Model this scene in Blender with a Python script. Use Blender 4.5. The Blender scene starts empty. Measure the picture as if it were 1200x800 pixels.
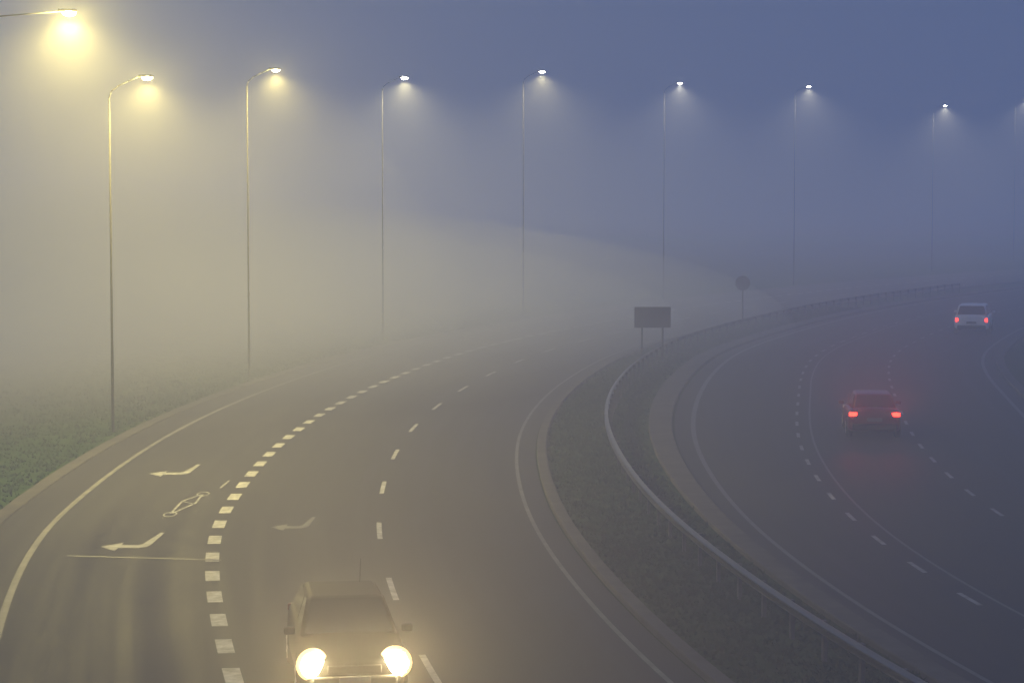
import bpy, bmesh, math, random
from mathutils import Vector, Matrix
random.seed(7)
scene=bpy.context.scene
col=scene.collection
scene.view_settings.view_transform='Standard'
scene.view_settings.look='None'
scene.view_settings.exposure=0

# ---------------------------------------------------------------- helpers
def link(o,parent=None):
    col.objects.link(o)
    if parent is not None: o.parent=parent
    return o
def mesh_obj(name,verts,faces,mat=None,parent=None,smooth=False):
    me=bpy.data.meshes.new(name); me.from_pydata(verts,[],faces); me.update()
    if mat: me.materials.append(mat)
    if smooth:
        for p in me.polygons: p.use_smooth=True
    return link(bpy.data.objects.new(name,me),parent)
def bm_obj(name,bm,mat=None,parent=None,smooth=False):
    me=bpy.data.meshes.new(name); bm.to_mesh(me); bm.free()
    if mat: me.materials.append(mat)
    if smooth:
        for p in me.polygons: p.use_smooth=True
    return link(bpy.data.objects.new(name,me),parent)
def empty(name,loc,rotz,label,category,group=None):
    e=bpy.data.objects.new(name,None); e.empty_display_size=.3
    e.location=loc; e.rotation_euler=(0,0,rotz); col.objects.link(e)
    e["label"]=label; e["category"]=category
    if group: e["group"]=group
    return e
def box_bm(bm,c,s,rot=None,bev=0):
    r=bmesh.ops.create_cube(bm,size=1)
    vs=r['verts']
    M=Matrix.Translation(c)@(rot.to_4x4() if rot else Matrix.Identity(4))@Matrix.Diagonal((s[0],s[1],s[2],1))
    bmesh.ops.transform(bm,matrix=M,verts=vs)
    if bev:
        es=list({e for v in vs for e in v.link_edges})
        bmesh.ops.bevel(bm,geom=es,offset=bev,segments=3,affect='EDGES',profile=.6)
def box(name,c,s,mat,parent,bev=.02,rot=None):
    bm=bmesh.new(); box_bm(bm,c,s,rot,bev)
    return bm_obj(name,bm,mat,parent,True)
def cyl_between(bm,a,b,r1,r2,seg=12):
    a=Vector(a);b=Vector(b);d=b-a
    r=bmesh.ops.create_cone(bm,cap_ends=True,segments=seg,radius1=r1,radius2=r2,depth=d.length)
    q=Vector((0,0,1)).rotation_difference(d)
    bmesh.ops.transform(bm,matrix=Matrix.Translation((a+b)/2)@q.to_matrix().to_4x4(),verts=r['verts'])

def mat(name,colr,rough=.6,metal=0,emit=None,es=0,coat=0,spec=.5):
    m=bpy.data.materials.new(name); m.use_nodes=True
    b=m.node_tree.nodes['Principled BSDF']
    b.inputs['Base Color'].default_value=(*colr,1)
    b.inputs['Roughness'].default_value=rough
    b.inputs['Metallic'].default_value=metal
    b.inputs['Coat Weight'].default_value=coat
    b.inputs['Specular IOR Level'].default_value=spec
    if emit:
        b.inputs['Emission Color'].default_value=(*emit,1)
        b.inputs['Emission Strength'].default_value=es
    return m
def noisy(m,c1,c2,scale=3,detail=6,coord='Object',bump=0,bscale=40,rough=None,vec=(1,1,1)):
    nt=m.node_tree; N=nt.nodes; L=nt.links
    b=N['Principled BSDF']
    tc=N.new('ShaderNodeTexCoord'); mp=N.new('ShaderNodeMapping')
    mp.inputs['Scale'].default_value=vec
    L.new(tc.outputs[coord],mp.inputs[0])
    n=N.new('ShaderNodeTexNoise'); n.inputs['Scale'].default_value=scale; n.inputs['Detail'].default_value=detail
    n.inputs['Roughness'].default_value=.65
    L.new(mp.outputs[0],n.inputs['Vector'])
    r=N.new('ShaderNodeValToRGB')
    r.color_ramp.elements[0].position=.3; r.color_ramp.elements[0].color=(*c1,1)
    r.color_ramp.elements[1].position=.7; r.color_ramp.elements[1].color=(*c2,1)
    L.new(n.outputs['Fac'],r.inputs[0]); L.new(r.outputs[0],b.inputs['Base Color'])
    if rough:
        mr=N.new('ShaderNodeMapRange'); mr.inputs['To Min'].default_value=rough[0]; mr.inputs['To Max'].default_value=rough[1]
        mr.inputs['From Min'].default_value=.3; mr.inputs['From Max'].default_value=.7
        L.new(n.outputs['Fac'],mr.inputs[0]); L.new(mr.outputs[0],b.inputs['Roughness'])
    if bump:
        n2=N.new('ShaderNodeTexNoise'); n2.inputs['Scale'].default_value=bscale; n2.inputs['Detail'].default_value=4
        L.new(tc.outputs[coord],n2.inputs['Vector'])
        bp=N.new('ShaderNodeBump'); bp.inputs['Strength'].default_value=bump; bp.inputs['Distance'].default_value=.02
        L.new(n2.outputs['Fac'],bp.inputs['Height']); L.new(bp.outputs[0],b.inputs['Normal'])
    return m

# ---------------------------------------------------------------- materials
def asphalt(name,base):
    m=mat(name,(base,)*3,.5,spec=.12)
    nt=m.node_tree;N=nt.nodes;L=nt.links;b=N['Principled BSDF']
    uv=N.new('ShaderNodeUVMap'); uv.uv_map='lane'
    def noise(sx,sy,scale,det=5):
        mp=N.new('ShaderNodeMapping'); mp.inputs['Scale'].default_value=(sx,sy,1)
        L.new(uv.outputs[0],mp.inputs[0])
        n=N.new('ShaderNodeTexNoise'); n.inputs['Scale'].default_value=scale;n.inputs['Detail'].default_value=det
        L.new(mp.outputs[0],n.inputs['Vector']); return n
    streak=noise(1.3,.02,1.2,4)
    patch=noise(.25,.08,1,6)
    grit=noise(8,5,3,3)
    a=N.new('ShaderNodeMath');a.operation='MULTIPLY_ADD';a.inputs[1].default_value=.6
    L.new(streak.outputs['Fac'],a.inputs[0])
    c=N.new('ShaderNodeMath');c.operation='MULTIPLY';c.inputs[1].default_value=.4
    L.new(patch.outputs['Fac'],c.inputs[0]);L.new(c.outputs[0],a.inputs[2])
    g=N.new('ShaderNodeMath');g.operation='MULTIPLY_ADD';g.inputs[1].default_value=.25
    L.new(grit.outputs['Fac'],g.inputs[0]);L.new(a.outputs[0],g.inputs[2])
    r=N.new('ShaderNodeValToRGB')
    r.color_ramp.elements[0].position=.42;r.color_ramp.elements[0].color=(base*.4,base*.38,base*.37,1)
    r.color_ramp.elements[1].position=.85;r.color_ramp.elements[1].color=(base*1.9,base*1.82,base*1.7,1)
    L.new(g.outputs[0],r.inputs[0]);L.new(r.outputs[0],b.inputs['Base Color'])
    mr=N.new('ShaderNodeMapRange');mr.inputs['From Min'].default_value=.3;mr.inputs['From Max'].default_value=.7
    mr.inputs['To Min'].default_value=.55;mr.inputs['To Max'].default_value=.85
    L.new(a.outputs[0],mr.inputs[0]);L.new(mr.outputs[0],b.inputs['Roughness'])
    bp=N.new('ShaderNodeBump');bp.inputs['Strength'].default_value=.3;bp.inputs['Distance'].default_value=.01
    L.new(grit.outputs['Fac'],bp.inputs['Height']);L.new(bp.outputs[0],b.inputs['Normal'])
    return m
M_asph=asphalt('asphalt',.024)
M_paint=noisy(mat('worn_paint',(.6,.6,.58),.55),(.10,.10,.095),(.52,.51,.49),3.5,9)
M_dull=noisy(mat('dirty_paint',(.3,.3,.3),.6),(.035,.035,.032),(.15,.145,.135),1.2,9)
M_mid=noisy(mat('road_dash_paint',(.5,.5,.5),.6),(.08,.08,.08),(.34,.34,.34),2.2,9)
M_faint=noisy(mat('faded_paint',(.3,.3,.3),.55),(.03,.03,.03),(.08,.08,.08),2,8)
M_conc=noisy(mat('kerb_concrete',(.2,.19,.17),.85,spec=.2),(.035,.033,.03),(.085,.08,.072),1.0,8,bump=.3)
M_grass=noisy(mat('grass_ground',(.05,.07,.02),.95,spec=.02),(.012,.028,.004),(.026,.052,.009),.5,10,bump=.4,bscale=8)
M_blade=noisy(mat('grass_blades',(.06,.09,.03),.9,spec=.02),(.012,.028,.004),(.024,.048,.008),.5,6)
M_galv=noisy(mat('galvanised_steel',(.3,.31,.33),.5,.8),(.045,.05,.055),(.14,.145,.15),3,6,rough=(.3,.5))
M_post=noisy(mat('post_steel',(.1,.1,.1),.7,.3),(.03,.03,.03),(.08,.08,.08),4,6)
M_pole=noisy(mat('lamp_pole_steel',(.1,.1,.1),.9,.0,spec=.05),(.04,.04,.037),(.055,.055,.05),2,4)
M_poled=noisy(mat('lamp_pole_dark',(.02,.02,.02),.9,.0,spec=.05),(.022,.022,.024),(.035,.035,.038),2,4)
M_sign=noisy(mat('sign_back',(.12,.12,.12),.7),(.03,.035,.04),(.06,.06,.065),3,5)
M_sign2=noisy(mat('sign_back_grey',(.3,.3,.3),.7),(.17,.18,.2),(.24,.24,.26),3,5)
M_glass=mat('car_glass',(.012,.013,.015),.12,0,coat=.1,spec=.3)
M_tyre=noisy(mat('tyre_rubber',(.02,.02,.02),.85),(.012,.012,.012),(.03,.03,.03),10,4)
M_rim=mat('wheel_alloy',(.45,.45,.47),.3,.9)
M_trim=mat('black_trim',(.015,.015,.015),.8,spec=.2)
M_plate=mat('number_plate',(.15,.15,.145),.8,spec=.2)
M_head=mat('headlight_lit',(1,1,1),.3,emit=(1,.80,.42),es=600)
M_bowl=mat('headlight_reflector_glow',(1,.9,.7),.3,emit=(1,.68,.28),es=1.3)  # emission paints the bulb-lit warm ring around the lens
M_lens=mat('headlight_lens',(.5,.5,.5),.1)
M_tail=mat('tail_light_lit',(.5,.01,.01),.3,emit=(1,.03,.015),es=10)
M_tail2=mat('tail_light_lit_dim',(.5,.01,.01),.3,emit=(1,.04,.025),es=6)
M_taild=mat('tail_light_unlit',(.12,.01,.01),.3)
M_lampw=mat('lamp_lens_white',(1,1,1),.3,emit=(1,.95,.78),es=120)
M_lampy=mat('lamp_lens_warm',(1,1,1),.3,emit=(1,.86,.45),es=14)

# ---------------------------------------------------------------- road alignment
G=[(21,-10),(15.6,2),(11.2,14),(8.0,25),(5.75,35.2),(4.3,45.2),(3.3,57.5),(3.35,76.6),(5.76,98.8),(10.9,122.4),(24.8,160.3),(47,202),(74,240),(106,276),(142,310),(185,345),(230,378)]
def cr(p0,p1,p2,p3,t):
    return tuple(.5*((2*p1[i])+(-p0[i]+p2[i])*t+(2*p0[i]-5*p1[i]+4*p2[i]-p3[i])*t*t+(-p0[i]+3*p1[i]-3*p2[i]+p3[i])*t**3) for i in (0,1))
raw=[]
for i in range(len(G)-1):
    p0=G[max(i-1,0)];p3=G[min(i+2,len(G)-1)]
    for k in range(60): raw.append(Vector(cr(p0,G[i],G[i+1],p3,k/60)))
raw.append(Vector(G[-1]))
STEP=.5
path=[raw[0]];acc=0
for a,b in zip(raw,raw[1:]):
    d=(b-a).length
    while acc+d>=STEP:
        t=(STEP-acc)/d; a=a+(b-a)*t; path.append(a.copy()); d=(b-a).length; acc=0
    acc+=d
for _ in range(200):
    q=[p.copy() for p in path]
    for i in range(1,len(path)-1): path[i]=q[i]*.5+(q[i-1]+q[i+1])*.25
NP=len(path)
tan=[(path[min(i+1,NP-1)]-path[max(i-1,0)]).normalized() for i in range(NP)]
def sstep(a,b,x):
    t=max(0,min(1,(x-a)/(b-a)));return t*t*(3-2*t)
def s_of(x,y):
    return min(range(NP),key=lambda i:(path[i]-Vector((x,y))).length)*STEP
SD0=s_of(5,40);SD1=s_of(4.5,94);SL0=s_of(5.75,34);SL1=s_of(3.5,56)
def at(s,off):
    f=max(0,min(s/STEP,NP-1.001)); i=int(f); t=f-i
    # the second carriageway swings away from the median; the shoulder widens a little
    if off>1: off+=2.6*sstep(SD0,SD1,s)*min(1,(off-1)/3.2)
    elif off<-12: off+=.3+.7*(1-sstep(SL0,SL1,s))
    elif -12<off<-10: off+=.65*(1-sstep(SL0,SL1,s))
    p=path[i].lerp(path[i+1],t); tt=tan[i].lerp(tan[i+1],t).normalized()
    return Vector((p.x+tt.y*off,p.y-tt.x*off)),tt
LEN=(NP-1)*STEP
def strip_geo(o1,o2,z,s0,s1,step,cuts,verts,faces,uvs):
    n=max(1,int(round((s1-s0)/step)))
    base=len(verts)
    for i in range(n+1):
        s=s0+(s1-s0)*i/n
        for k in range(cuts+1):
            o=o1+(o2-o1)*k/cuts
            p,_=at(s,o); verts.append((p.x,p.y,z)); uvs.append((o,s))
    for i in range(n):
        for k in range(cuts):
            a=base+i*(cuts+1)+k
            faces.append((a,a+1,a+cuts+2,a+cuts+1))
def strips(name,segs,m,z,cuts=1,step=1.0):
    V=[];F=[];U=[]
    for (o1,o2,s0,s1) in segs: strip_geo(o1,o2,z,s0,s1,step,cuts,V,F,U)
    F=[tuple(reversed(f)) for f in F]
    o=mesh_obj(name,V,F,m)
    uv=o.data.uv_layers.new(name='lane')
    for l in o.data.loops: uv.data[l.index].uv=U[l.vertex_index]
    if o.data.polygons[0].normal.z<0: o.data.flip_normals()
    o["kind"]="structure"
    return o
def kerb(name,o1,o2,z0,h,s0,s1,m):
    V=[];F=[];n=int((s1-s0)/1.0)
    prof=[(o1,z0-.05),(o1,z0+h-.02),(o1+.02,z0+h),(o2-.02,z0+h),(o2,z0+h-.02),(o2,z0-.05)]
    for i in range(n+1):
        s=s0+(s1-s0)*i/n
        for (o,z) in prof:
            p,_=at(s,o);V.append((p.x,p.y,z))
    for i in range(n):
        for k in range(5):
            a=i*6+k;F.append((a,a+6,a+7,a+1))
    o=mesh_obj(name,V,F,m);o["kind"]="structure";return o

S0=1;S1=LEN-1
g=mesh_obj('ground',[(-900,-300,0),(900,-300,0),(900,1500,0),(-900,1500,0)],[(0,1,2,3)],M_grass);g["kind"]="structure"
strips('road',[(-16.3,-2.45,S0,S1)],M_asph,.02,cuts=1)
strips('road',[(1.75,13.3,S0,S1)],M_asph,.02,cuts=12)
kerb('pavement_kerb',-16.75,-16.3,.0,.05,S0,S1,M_conc)
kerb('pavement_kerb',-2.40,-2.1,.0,.13,S0,S1,M_conc)
kerb('pavement_kerb',1.2,1.7,.0,.12,S0,S1,M_conc)
kerb('pavement_kerb',13.3,13.7,.0,.13,S0,S1,M_conc)
MZ=.028
strips('road_marking',[(-15.15,-15.0,S0,S1),(-3.08,-2.98,S0,S1)],M_dull,MZ)
strips('road_marking',[(2.1,2.2,S0,S1),(4.9,4.97,S0,S1),(12.6,12.75,S0,S1)],M_faint,MZ)
segs=[];s=20
while s<250: segs.append((-10.85,-10.55,s,s+1.15)); s+=2.33
strips('road_marking',segs,M_paint,MZ,step=.6)
sA=s_of(5.5,37)
segs=[];s=sA-30.4
while s<280: segs.append((-6.86,-6.74,s,s+2.5)); s+=7.6
strips('road_marking',segs,M_paint,MZ,step=.8)
segs=[];s=20
while s<330: segs.append((4.42,4.53,s,s+1.4)); s+=3.9
s=20.6
while s<330: segs.append((8.25,8.36,s,s+1.4)); s+=3.9
strips('road_marking',segs,M_mid,MZ,step=.7)

def arrow(x,y,rot,k=1,m=M_paint):
    outline=[(.58,.8),(.46,.8),(.30,-.42),(.18,-.5),(-.25,-.5),(-.25,-.22),(-.75,-.66),(-.25,-1.1),(-.25,-.8),(.30,-.8),(.48,-.68),(.54,-.5)]
    c,sn=math.cos(rot),math.sin(rot)
    V=[]
    for px,py in outline:
        py*=1.7
        V.append((x+k*(px*c-py*sn),y+k*(px*sn+py*c),MZ))
    o=mesh_obj('road_marking',V,[tuple(range(len(V)))],m)
    if o.data.polygons[0].normal.z<0:o.data.flip_normals()
    o["kind"]="structure"
arrow(-8.75,51.2,.0,.85,M_mid); arrow(-9.8,64.6,.0,.9,M_mid)
arrow(-5.3,54,.0,.7,M_faint)
bm=bmesh.new()
def ring(bm,cx,cy,r,w,n=20):
    vi=[bm.verts.new((cx+math.cos(a)*(r-w),cy+math.sin(a)*(r-w)*2.6,MZ)) for a in [i*2*math.pi/n for i in range(n)]]
    vo=[bm.verts.new((cx+math.cos(a)*r,cy+math.sin(a)*r*2.6,MZ)) for a in [i*2*math.pi/n for i in range(n)]]
    for i in range(n): bm.faces.new((vi[i],vo[i],vo[(i+1)%n],vi[(i+1)%n]))
def seg(bm,a,b,w):
    a=Vector(a);b=Vector(b);d=(b-a).normalized();n=Vector((-d.y,d.x))*w/2
    bm.faces.new([bm.verts.new((p.x,p.y,MZ+.002)) for p in (a-n,b-n,b+n,a+n)])
ring(bm,-8.6,55.4,.17,.04);ring(bm,-8.3,59.2,.17,.04)
for a,b in [((-8.6,55.4),(-8.65,57.8)),((-8.65,57.8),(-8.3,59.2)),((-8.6,55.4),(-8.25,57.4)),((-8.25,57.4),(-8.3,59.2)),((-8.65,57.8),(-8.25,57.2)),((-8.0,60.4),(-7.95,62.0))]: seg(bm,a,b,.06)
o=bm_obj('road_marking',bm,M_mid);o["kind"]="structure"
V=[(-9.9,48.9,MZ),(-6.4,48.3,MZ),(-6.4,48.42,MZ),(-9.9,49.02,MZ)]
o=mesh_obj('road_marking',V,[(0,1,2,3)],M_faint);o["kind"]="structure"

# ---------------------------------------------------------------- grass tufts
V=[];F=[]
def tuft(x,y,h):
    for _ in range(4):
        a=random.uniform(0,6.28);w=random.uniform(.02,.045);dx=random.uniform(-.1,.1);dy=random.uniform(-.1,.1)
        ox=random.uniform(-.15,.15);oy=random.uniform(-.15,.15);b=len(V)
        V.extend([(x+ox-w*math.cos(a),y+oy-w*math.sin(a),0),(x+ox+w*math.cos(a),y+oy+w*math.sin(a),0),(x+ox+dx,y+oy+dy,h*random.uniform(.6,1.1))])
        F.append((b,b+1,b+2))
sa=s_of(6,33)
for _ in range(26000):
    s=random.uniform(sa-2,sa+130)
    if random.random()<.5:
        o=random.uniform(-2.0,1.1); p,_t=at(s,o); tuft(p.x,p.y,random.uniform(.04,.13))
    else:
        o=-16.85-abs(random.gauss(0,5)); p,_t=at(s,o); tuft(p.x,p.y,random.uniform(.04,.12))
o=mesh_obj('grass',V,F,M_blade);o["kind"]="stuff"

# ---------------------------------------------------------------- guardrail
gr=empty('guardrail',(0,0,0),0,"galvanised steel guardrail on posts along the grass median","guardrail")
GO=-.1
sg0=s_of(7,29);sg1=s_of(38,186)
prof=[(.00,.44),(-.03,.47),(-.08,.50),(-.08,.54),(-.02,.58),(-.02,.62),(-.08,.66),(-.08,.70),(-.03,.73),(.0,.76),(.012,.755),(-.015,.722),(-.062,.695),(-.062,.665),(-.005,.625),(-.005,.575),(-.062,.535),(-.062,.505),(-.015,.478),(.012,.445)]
prof=[(o*1.3,.75+(z-.76)*.66) for o,z in prof]
V=[];F=[];n=int((sg1-sg0)/.75);m=len(prof)
for i in range(n+1):
    s=sg0+(sg1-sg0)*i/n
    for (o,z) in prof:
        p,_t=at(s,GO+o);V.append((p.x,p.y,z))
for i in range(n):
    for k in range(m):
        a=i*m+k;b=i*m+(k+1)%m;F.append((a,a+m,b+m,b))
mesh_obj('rail',V,F,M_galv,gr,False)
bm=bmesh.new(); box_bm(bm,(0,0,.36),(.07,.14,.72),None,.006); box_bm(bm,(-.04,0,.64),(.07,.08,.14),None,.005)
pm=bpy.data.meshes.new('post');bm.to_mesh(pm);bm.free();pm.materials.append(M_post)
s=sg0+1;cnt=0
while s<sg1 and cnt<98:
    p,t=at(s,GO+.1)
    o=bpy.data.objects.new('post',pm);o.location=(p.x,p.y,0);o.rotation_euler=(0,0,math.atan2(t.y,t.x)-math.pi/2);link(o,gr)
    s+=2.0;cnt+=1

# ---------------------------------------------------------------- signs
e=empty('road_sign',(6.75,106.5,0),.05,"dark rectangular road sign board on two posts in the median","road sign")
for dx in (-.5,.5):
    bm=bmesh.new();cyl_between(bm,(dx,0,0),(dx,0,2.6),.045,.045)
    bm_obj('post',bm,M_post,e,True)
bm=bmesh.new();box_bm(bm,(0,-.06,2.2),(1.75,.03,1.0),None,.012)
for z in (1.9,2.45): box_bm(bm,(0,-.035,z),(1.6,.03,.05))
bm_obj('sign_board',bm,M_sign,e)
e=empty('road_sign',(14.0,134.5,0),-.2,"round road sign on a single thin post beside the road","road sign")
bm=bmesh.new();cyl_between(bm,(0,0,0),(0,0,2.9),.035,.035);bm_obj('post',bm,M_post,e,True)
bm=bmesh.new();cyl_between(bm,(0,-.04,2.75),(0,-.055,2.75),.45,.45,32);bm_obj('sign_board',bm,M_sign2,e)

# ---------------------------------------------------------------- street lamps
def street_lamp(head,colr,lens,power,arm=3.0,spot=150,pm=None):
    hx,hy,hz=head
    s=s_of(hx,hy);p,t=at(s,0)
    n=Vector((t.y,-t.x))
    px,py=hx-n.x*arm,hy-n.y*arm
    rz=math.atan2(n.y,n.x)
    e=empty('street_lamp',(px,py,0),rz,"tall street lamp lit in the fog beside the motorway","street lamp","street lamps along the outer road edge")
    bm=bmesh.new();cyl_between(bm,(0,0,0),(0,0,hz-.65),.05,.026,14)
    bm_obj('pole',bm,pm,e,True)
    bm=bmesh.new();pts=[(0,0,hz-.67),(.06,0,hz-.45),(.3,0,hz-.26),(arm*.5,0,hz-.10),(arm-.3,0,hz+.05)]
    for a,b in zip(pts,pts[1:]): cyl_between(bm,a,b,.024,.018,10)
    bm_obj('lamp_arm',bm,pm,e,True)
    bm=bmesh.new();box_bm(bm,(arm-.05,0,hz+.08),(.5,.2,.08),None,.03);bm_obj('lamp_housing',bm,pm,e,True)
    bm=bmesh.new();bmesh.ops.create_uvsphere(bm,u_segments=16,v_segments=8,radius=1)
    bmesh.ops.transform(bm,matrix=Matrix.Translation((arm,0,hz+.02))@Matrix.Diagonal((.2,.12,.09,1)),verts=bm.verts)
    bm_obj('lamp_lens',bm,lens,e,True)
    for tp,pw,sz in power:
        l=bpy.data.lights.new('lamp_light',tp);l.energy=pw
        if tp=='SPOT': l.spot_size=math.radians(sz);l.spot_blend=1
        l.color=colr;l.shadow_soft_size=.12
        lo=bpy.data.objects.new('lamp_light',l);lo.location=(arm,0,hz-.16);link(lo,e)
CW=(1,.81,.26);CM=(1,.88,.48);CC=(1,.93,.70)
LD=[(85,18,61,CW,M_lampy,[('SPOT',12500,178),('POINT',4200,0)]),(175,93,75,CW,M_lampy,[('SPOT',7500,178),('POINT',1500,0)]),(325,84,97,CW,M_lampy,[('SPOT',9000,174),('POINT',1200,0)]),
(475,93,122,CM,M_lampw,[('SPOT',8500,168)]),(635,86,146,CM,M_lampw,[('SPOT',8000,160)]),
(796,99,172,CC,M_lampw,[('SPOT',6500,155)]),(946,103,200,CC,M_lampw,[('SPOT',7500,155)]),(1105,125,236,CC,M_lampw,[('SPOT',10000,155)]),(1199,118,268,CC,M_lampw,[('SPOT',10000,155)])]
for u,v,d,c,ln,pw in LD:
    street_lamp(((u-600)/2600*d,d,8+(230-v)/2600*d),c,ln,pw,1.3 if u>100 else 4.2,150,M_pole if u<450 and u>100 else M_poled)

# ---------------------------------------------------------------- cars
def car_body(stations,mtl,parent,wheels,wr):
    rings=[]
    for (x,hw,zb,zt) in stations:
        zm=zb+(zt-zb)*.55
        half=[(0,zb),(hw*.88,zb),(hw*.985,zb+.07),(hw,zm),(hw*.975,zt-.10),(hw*.90,zt-.02),(hw*.6,zt+.012),(0,zt+.03)]
        ringp=[(x,y,z) for y,z in half]+[(x,-y,z) for y,z in reversed(half[1:-1])]
        rings.append(ringp)
    m=len(rings[0]);V=[v for r in rings for v in r];F=[]
    for i in range(len(rings)-1):
        for k in range(m):
            a=i*m+k;b=i*m+(k+1)%m;F.append((a,b,b+m,a+m))
    F.append(tuple(reversed(range(m))));F.append(tuple(range((len(rings)-1)*m,len(rings)*m)))
    o=mesh_obj('body',V,F,mtl,None,True)
    bm=bmesh.new();bm.from_mesh(o.data);bmesh.ops.recalc_face_normals(bm,faces=bm.faces);bm.to_mesh(o.data);bm.free()
    sb=o.modifiers.new('s','SUBSURF');sb.levels=2;sb.render_levels=2
    cut=[]
    for wx in wheels:
        bm=bmesh.new();cyl_between(bm,(wx,-1.3,wr+.0),(wx,1.3,wr+.0),wr+.055,wr+.055,36)
        c=bm_obj('cutter',bm,M_trim);cut.append(c)
        b=o.modifiers.new('b','BOOLEAN');b.operation='DIFFERENCE';b.object=c;b.solver='EXACT'
    dg=bpy.context.evaluated_depsgraph_get()
    me=bpy.data.meshes.new_from_object(o.evaluated_get(dg))
    o.modifiers.clear();o.data=me
    for c in cut: bpy.data.objects.remove(c,do_unlink=True)
    o.parent=parent
    return o
def panel(name,c4,inset,off,mtl,parent,center):
    P=[Vector(p) for p in c4];cen=sum(P,Vector())/4
    nrm=(P[1]-P[0]).cross(P[3]-P[0]).normalized()
    if nrm.dot(cen-Vector(center))<0:nrm=-nrm
    Q=[]
    for i in range(4):
        p=P[i];a=(P[i-1]-p).normalized();b=(P[(i+1)%4]-p).normalized()
        q=p+a*inset+b*inset+nrm*off
        r=.06
        for t in (0,.5,1):
            Q.append(q+a*r*(1-t)**2+b*r*t**2)
    return mesh_obj(name,[tuple(q) for q in Q],[tuple(range(len(Q)))],mtl,parent)
def make_car(name,loc,rz,paint,label,stations,cab,wheels,wr,half,lit_front,tail_m,category="car",tailspec=None,headspec=None):
    e=empty(name,loc,rz,label,category)
    car_body(stations,paint,e,wheels,wr)
    A,B,C,D=cab
    L=[(A[0],A[2],A[1]),(B[0],B[2],B[1]),(C[0],C[2],C[1]),(D[0],D[2],D[1])]
    R=[(x,-y,z) for x,y,z in L]
    V=L+R
    F=[(0,1,2,3),(7,6,5,4),(0,4,5,1),(1,5,6,2),(2,6,7,3),(3,7,4,0)]
    bm=bmesh.new();vs=[bm.verts.new(v) for v in V]
    for fc in F: bm.faces.new([vs[i] for i in fc])
    bmesh.ops.recalc_face_normals(bm,faces=bm.faces)
    top=[ed for ed in bm.edges if all(v in (vs[1],vs[2],vs[5],vs[6]) for v in ed.verts)]
    side=[ed for ed in bm.edges if set(ed.verts) in ({vs[0],vs[1]},{vs[4],vs[5]},{vs[2],vs[3]},{vs[6],vs[7]})]
    bmesh.ops.bevel(bm,geom=top+side,offset=.10,segments=6,affect='EDGES',profile=.5)
    bm_obj('roof',bm,paint,e,True)
    cen=((A[0]+D[0])/2,0,(A[1]+B[1])/2)
    panel('windscreen',(L[0],R[0],R[1],L[1]),.06,.010,M_glass,e,cen)
    panel('rear_window',(L[3],R[3],R[2],L[2]),.08,.010,M_glass,e,cen)
    for sgn in (1,-1):
        S=L if sgn==1 else R
        def lerp(a,b,t): return tuple(a[i]+(b[i]-a[i])*t for i in range(3))
        tb=(S[0][0]-(-.25))/(S[0][0]-S[3][0]);tt=(S[1][0]-(-.25))/(S[1][0]-S[2][0])
        mb=lerp(S[0],S[3],tb);mt=lerp(S[1],S[2],tt)
        panel('side_window',(S[0],mb,mt,S[1]),.06,.010,M_glass,e,(mb[0],0,mb[2]))
        panel('side_window',(mb,S[3],S[2],mt),.06,.010,M_glass,e,(mb[0],0,mb[2]))
        box('mirror',(A[0]-.15,sgn*(half+.07),A[1]+.08),(.14,.18,.12),paint,e,.04)
    for wx in wheels:
        for sgn in (1,-1):
            w=bpy.data.objects.new('wheel',None);w.empty_display_size=.1;w.location=(wx,sgn*(half-.10),wr);link(w,e)
            bm=bmesh.new();cyl_between(bm,(0,-.1,0),(0,.1,0),wr,wr,32)
            bmesh.ops.bevel(bm,geom=[ed for ed in bm.edges if abs(ed.verts[0].co.y-ed.verts[1].co.y)<1e-4],offset=.03,segments=2,affect='EDGES')
            bm_obj('tyre',bm,M_tyre,w,True)
            bm=bmesh.new();yo=sgn*.103
            cyl_between(bm,(0,yo-sgn*.02,0),(0,yo,0),.06,.06,16)
            for k in range(5):
                a=k*2*math.pi/5
                box_bm(bm,(math.cos(a)*wr*.36,yo-sgn*.005,math.sin(a)*wr*.36),(wr*.62,.02,.05),Matrix.Rotation(-a,3,'Y'))
            r=bmesh.ops.create_circle(bm,segments=32,radius=wr*.68);bmesh.ops.rotate(bm,matrix=Matrix.Rotation(math.pi/2,3,'X'),verts=r['verts']);
            bmesh.ops.translate(bm,vec=(0,yo-sgn*.008,0),verts=r['verts'])
            es=[ed for ed in bm.edges if ed.verts[0] in r['verts'] and ed.verts[1] in r['verts']]
            x=bmesh.ops.extrude_edge_only(bm,edges=es);nv=[v for v in x['geom'] if isinstance(v,bmesh.types.BMVert)]
            for v in nv: v.co.x*=.88;v.co.z*=.88
            bm_obj('rim',bm,M_rim,w,True)
    xf=stations[0][0];xr=stations[-1][0]
    hx,hy,hz,hsx,hsy,hsz=headspec or (xf-.16,half-.24,.68,.16,.21,.10)
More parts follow.
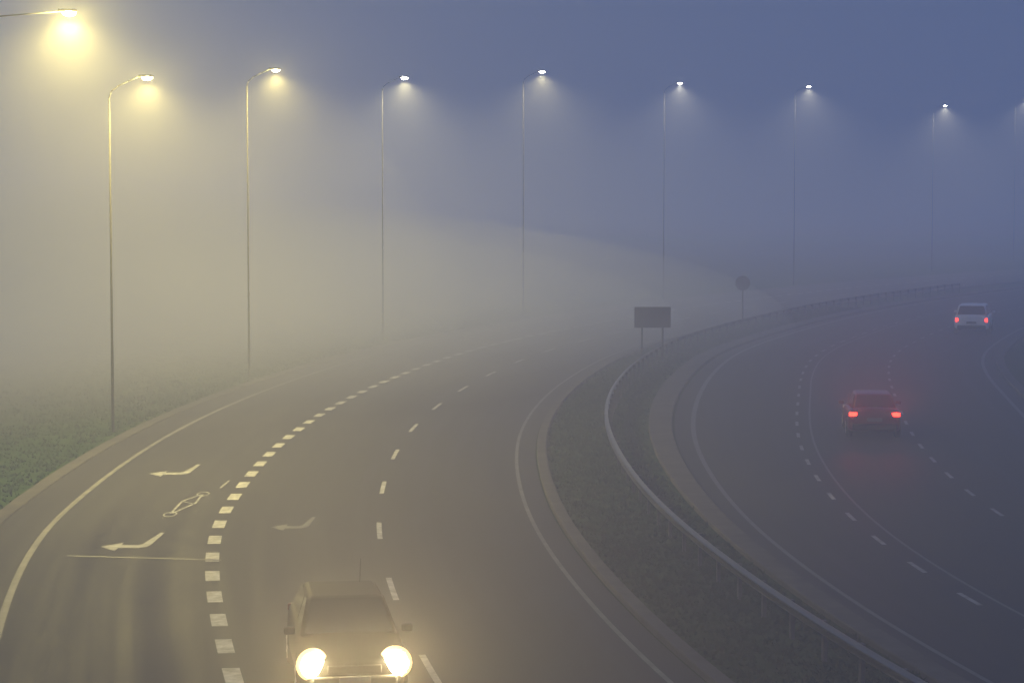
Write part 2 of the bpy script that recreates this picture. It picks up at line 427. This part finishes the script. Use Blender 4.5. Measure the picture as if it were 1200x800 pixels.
    for sgn in (1,-1):
        bm=bmesh.new();bmesh.ops.create_uvsphere(bm,u_segments=20,v_segments=12,radius=1)
        bmesh.ops.transform(bm,matrix=Matrix.Translation((hx,sgn*hy,hz))@Matrix.Rotation(-sgn*.35,4,'Z')@Matrix.Diagonal((hsx,hsy,hsz,1)),verts=bm.verts)
        h=bm_obj('headlight',bm,M_head if lit_front else M_lens,e,True)
        if lit_front:
            bm=bmesh.new();bmesh.ops.create_uvsphere(bm,u_segments=20,v_segments=12,radius=1)
            bmesh.ops.transform(bm,matrix=Matrix.Translation((hx-.06,sgn*hy,hz))@Matrix.Rotation(-sgn*.35,4,'Z')@Matrix.Diagonal((hsx,hsy*1.35,hsz*1.3,1)),verts=bm.verts)
            bm_obj('reflector_glow',bm,M_bowl,h,True)  # bowl behind the lens, self-glowing to give the warm ring
    box('grille',(xf-.045,0,.58),(.08,.85,.13),M_trim,e,.02)
    box('bumper',(xf-.05,0,.40),(.16,1.35,.16),M_trim if lit_front else paint,e,.05)
    box('number_plate',(xf+.04,0,.42),(.02,.5,.11),M_plate,e,.004)
    box('bumper',(xr+.03,0,.42),(.16,1.45,.20),M_trim,e,.06)
    for sgn in (1,-1):
        ty,tz,tw,th=tailspec or (half-.22,.83,.34,.13)
        bm=bmesh.new();box_bm(bm,(xr+.055,sgn*ty,tz),(.10,tw,th),Matrix.Rotation(sgn*.28,3,'Z'),.035)
        bm_obj('tail_light',bm,tail_m,e,True)
    box('number_plate',(xr-.02,0,.66),(.02,.5,.12),M_plate,e,.004)
    return e
P_dark=mat('dark_grey_paint',(.008,.008,.008),.6,.0,coat=.0,spec=.12)
P_red=mat('dark_red_paint',(.09,.005,.007),.35,.0,coat=.3)
P_white=mat('white_paint',(.8,.82,.85),.35,0,coat=.6)
hatch=[(2.10,.60,.32,.60),(2.03,.76,.25,.70),(1.85,.84,.22,.78),(1.3,.87,.20,.88),(.8,.88,.20,.95),(0,.885,.20,.97),(-1,.885,.20,1.0),(-1.65,.87,.22,1.01),(-1.98,.82,.26,.98),(-2.10,.70,.32,.86)]
hcab=((.98,.90,.79),(.25,1.42,.62),(-1.35,1.40,.60),(-1.98,.93,.74))
sedan=[(2.25,.60,.32,.60),(2.18,.76,.25,.68),(2.0,.84,.22,.76),(1.4,.88,.20,.87),(.9,.89,.20,.93),(0,.895,.20,.96),(-1,.895,.20,.99),(-1.8,.885,.22,1.02),(-2.1,.85,.26,1.01),(-2.22,.76,.32,.90)]
scab=((1.0,.88,.80),(.25,1.43,.60),(-1.15,1.42,.59),(-1.85,.96,.74))
suv=[(2.2,.66,.36,.80),(2.1,.80,.30,.92),(1.9,.87,.28,1.0),(1.4,.90,.27,1.06),(.9,.91,.27,1.08),(0,.915,.27,1.09),(-1,.915,.27,1.10),(-1.8,.91,.28,1.10),(-2.12,.88,.3,1.08),(-2.22,.80,.36,.98)]
vcab=((1.05,1.02,.83),(.4,1.60,.68),(-1.8,1.60,.68),(-2.15,1.02,.80))
sc=s_of(6,34.8)
p,t=at(sc,-8.6)
rz1=math.atan2(-t.y,-t.x)
fr=Vector((math.cos(rz1),math.sin(rz1)))
hm=Vector((-2.42,34.5))-fr*2.0
car1=make_car('car',(hm.x,hm.y,.02),rz1-.03,P_dark,"dark grey hatchback driving with bright headlights on",hatch,hcab,(1.32,-1.28),.31,.885,True,M_taild,headspec=(2.0,.66,.65,.13,.20,.20))
bm=bmesh.new();cyl_between(bm,(-1.1,.35,1.38),(-1.45,.4,1.75),.01,.005,6);bm_obj('antenna',bm,M_trim,car1)
def lamp(parent,loc,dirv,color,power,size,soft=.08,name='lamp_light',typ='SPOT'):
    l=bpy.data.lights.new(name,typ);l.energy=power;l.color=color;l.shadow_soft_size=soft
    if typ=='SPOT': l.spot_size=math.radians(size);l.spot_blend=1
    o=bpy.data.objects.new(name,l);o.location=loc;o.rotation_euler=Vector(dirv).to_track_quat('-Z','Y').to_euler();link(o,parent)
for sg in (1,-1): lamp(car1,(2.25,sg*.66,.66),(1,0,.28),(1,.68,.25),1300,110)
car2=make_car('car',(12.15,74.8,.02),math.radians(90-6),P_red,"dark red saloon braking with glowing tail lights",sedan,scab,(1.4,-1.3),.32,.895,False,M_tail,tailspec=(.66,.83,.34,.13))
for sg in (1,-1): lamp(car2,(-2.45,sg*.66,.86),(-.9,0,.9),(1,.03,.015),330,124,.1)
car3=make_car('car',(27.1,130,.02),math.radians(90-15),P_white,"white estate car with tail lights on, hazy in fog",suv,vcab,(1.4,-1.35),.35,.915,False,M_tail2,tailspec=(.74,.80,.16,.2))
car3.scale=(1.08,1.12,1.08)
for sg in (1,-1): lamp(car3,(-2.5,sg*.74,.85),(-.75,0,1),(1,.04,.02),80,116,.1)

# ---------------------------------------------------------------- world: dusk sky and fog
w=bpy.data.worlds.new("World");scene.world=w;w.use_nodes=True
nt=w.node_tree;N=nt.nodes;L=nt.links
bg=N['Background'];out=N['World Output']
sky=N.new('ShaderNodeTexSky');sky.sky_type='NISHITA';sky.sun_disc=False;sky.sun_elevation=math.radians(1);sky.sun_rotation=math.radians(-60)
L.new(sky.outputs[0],bg.inputs['Color']);bg.inputs['Strength'].default_value=.05
def fog_glow_mix(N,L,out,dens,aniso,color):
    vs=N.new('ShaderNodeVolumeScatter');vs.inputs['Density'].default_value=dens;vs.inputs['Anisotropy'].default_value=aniso
    vs.inputs['Color'].default_value=(1,1,1,1)
    em=N.new('ShaderNodeEmission');em.inputs['Color'].default_value=(*color,1);em.inputs['Strength'].default_value=dens  # emission stands in for ambient light scattered in the fog
    ad=N.new('ShaderNodeAddShader');L.new(vs.outputs[0],ad.inputs[0]);L.new(em.outputs[0],ad.inputs[1]);L.new(ad.outputs[0],out.inputs['Volume'])
fog_glow_mix(N,L,out,.0064,.3,(.042,.068,.152))
def bank_mat(dens,c):
    m=bpy.data.materials.new('fog_bank');m.use_nodes=True;nt=m.node_tree
    for n in list(nt.nodes):
        if n.type!='OUTPUT_MATERIAL': nt.nodes.remove(n)
    out=[n for n in nt.nodes if n.type=='OUTPUT_MATERIAL'][0]
    fog_glow_mix(nt.nodes,nt.links,out,dens,.3,c);return m
def fog_bank(c,r,rot,m):
    bm=bmesh.new();bmesh.ops.create_uvsphere(bm,u_segments=96,v_segments=48,radius=1)
    bmesh.ops.transform(bm,matrix=Matrix.Translation(c)@Matrix.Rotation(math.radians(rot),4,'Z')@Matrix.Diagonal((*r,1)),verts=bm.verts)
    o=bm_obj('fog_bank',bm,m,None,True);o["kind"]="stuff"
mb=bank_mat(.0095,(.066,.074,.076))  # low bank, its pale haze light put into the emission colour
for k in range(7):
    fog_bank((-58+2*k,138-3*k,0),(75-9*k,86-8*k,9.5-1.0*k),-14,mb)
mt=bank_mat(.0026,(.082,.077,.050))  # tall bank, warm lamp-lit haze put into the emission colour
for k in range(4):
    fog_bank((-70,118,0),(67-7*k,75-7*k,30-4*k),-10,mt)
sl=bpy.data.lights.new('sun','SUN');sl.energy=.05;sl.angle=math.radians(20);sl.color=(.8,.85,1)
so=bpy.data.objects.new('sun',sl);so.rotation_euler=(math.radians(50),0,math.radians(60));col.objects.link(so)

# ---------------------------------------------------------------- camera
cam=bpy.data.cameras.new('camera');cam.lens=78;cam.sensor_width=36;cam.clip_end=3000
co=bpy.data.objects.new('camera',cam);co.location=(0,0,8);co.rotation_euler=(math.pi/2-math.atan(170/2600),0,0);col.objects.link(co)
scene.camera=co
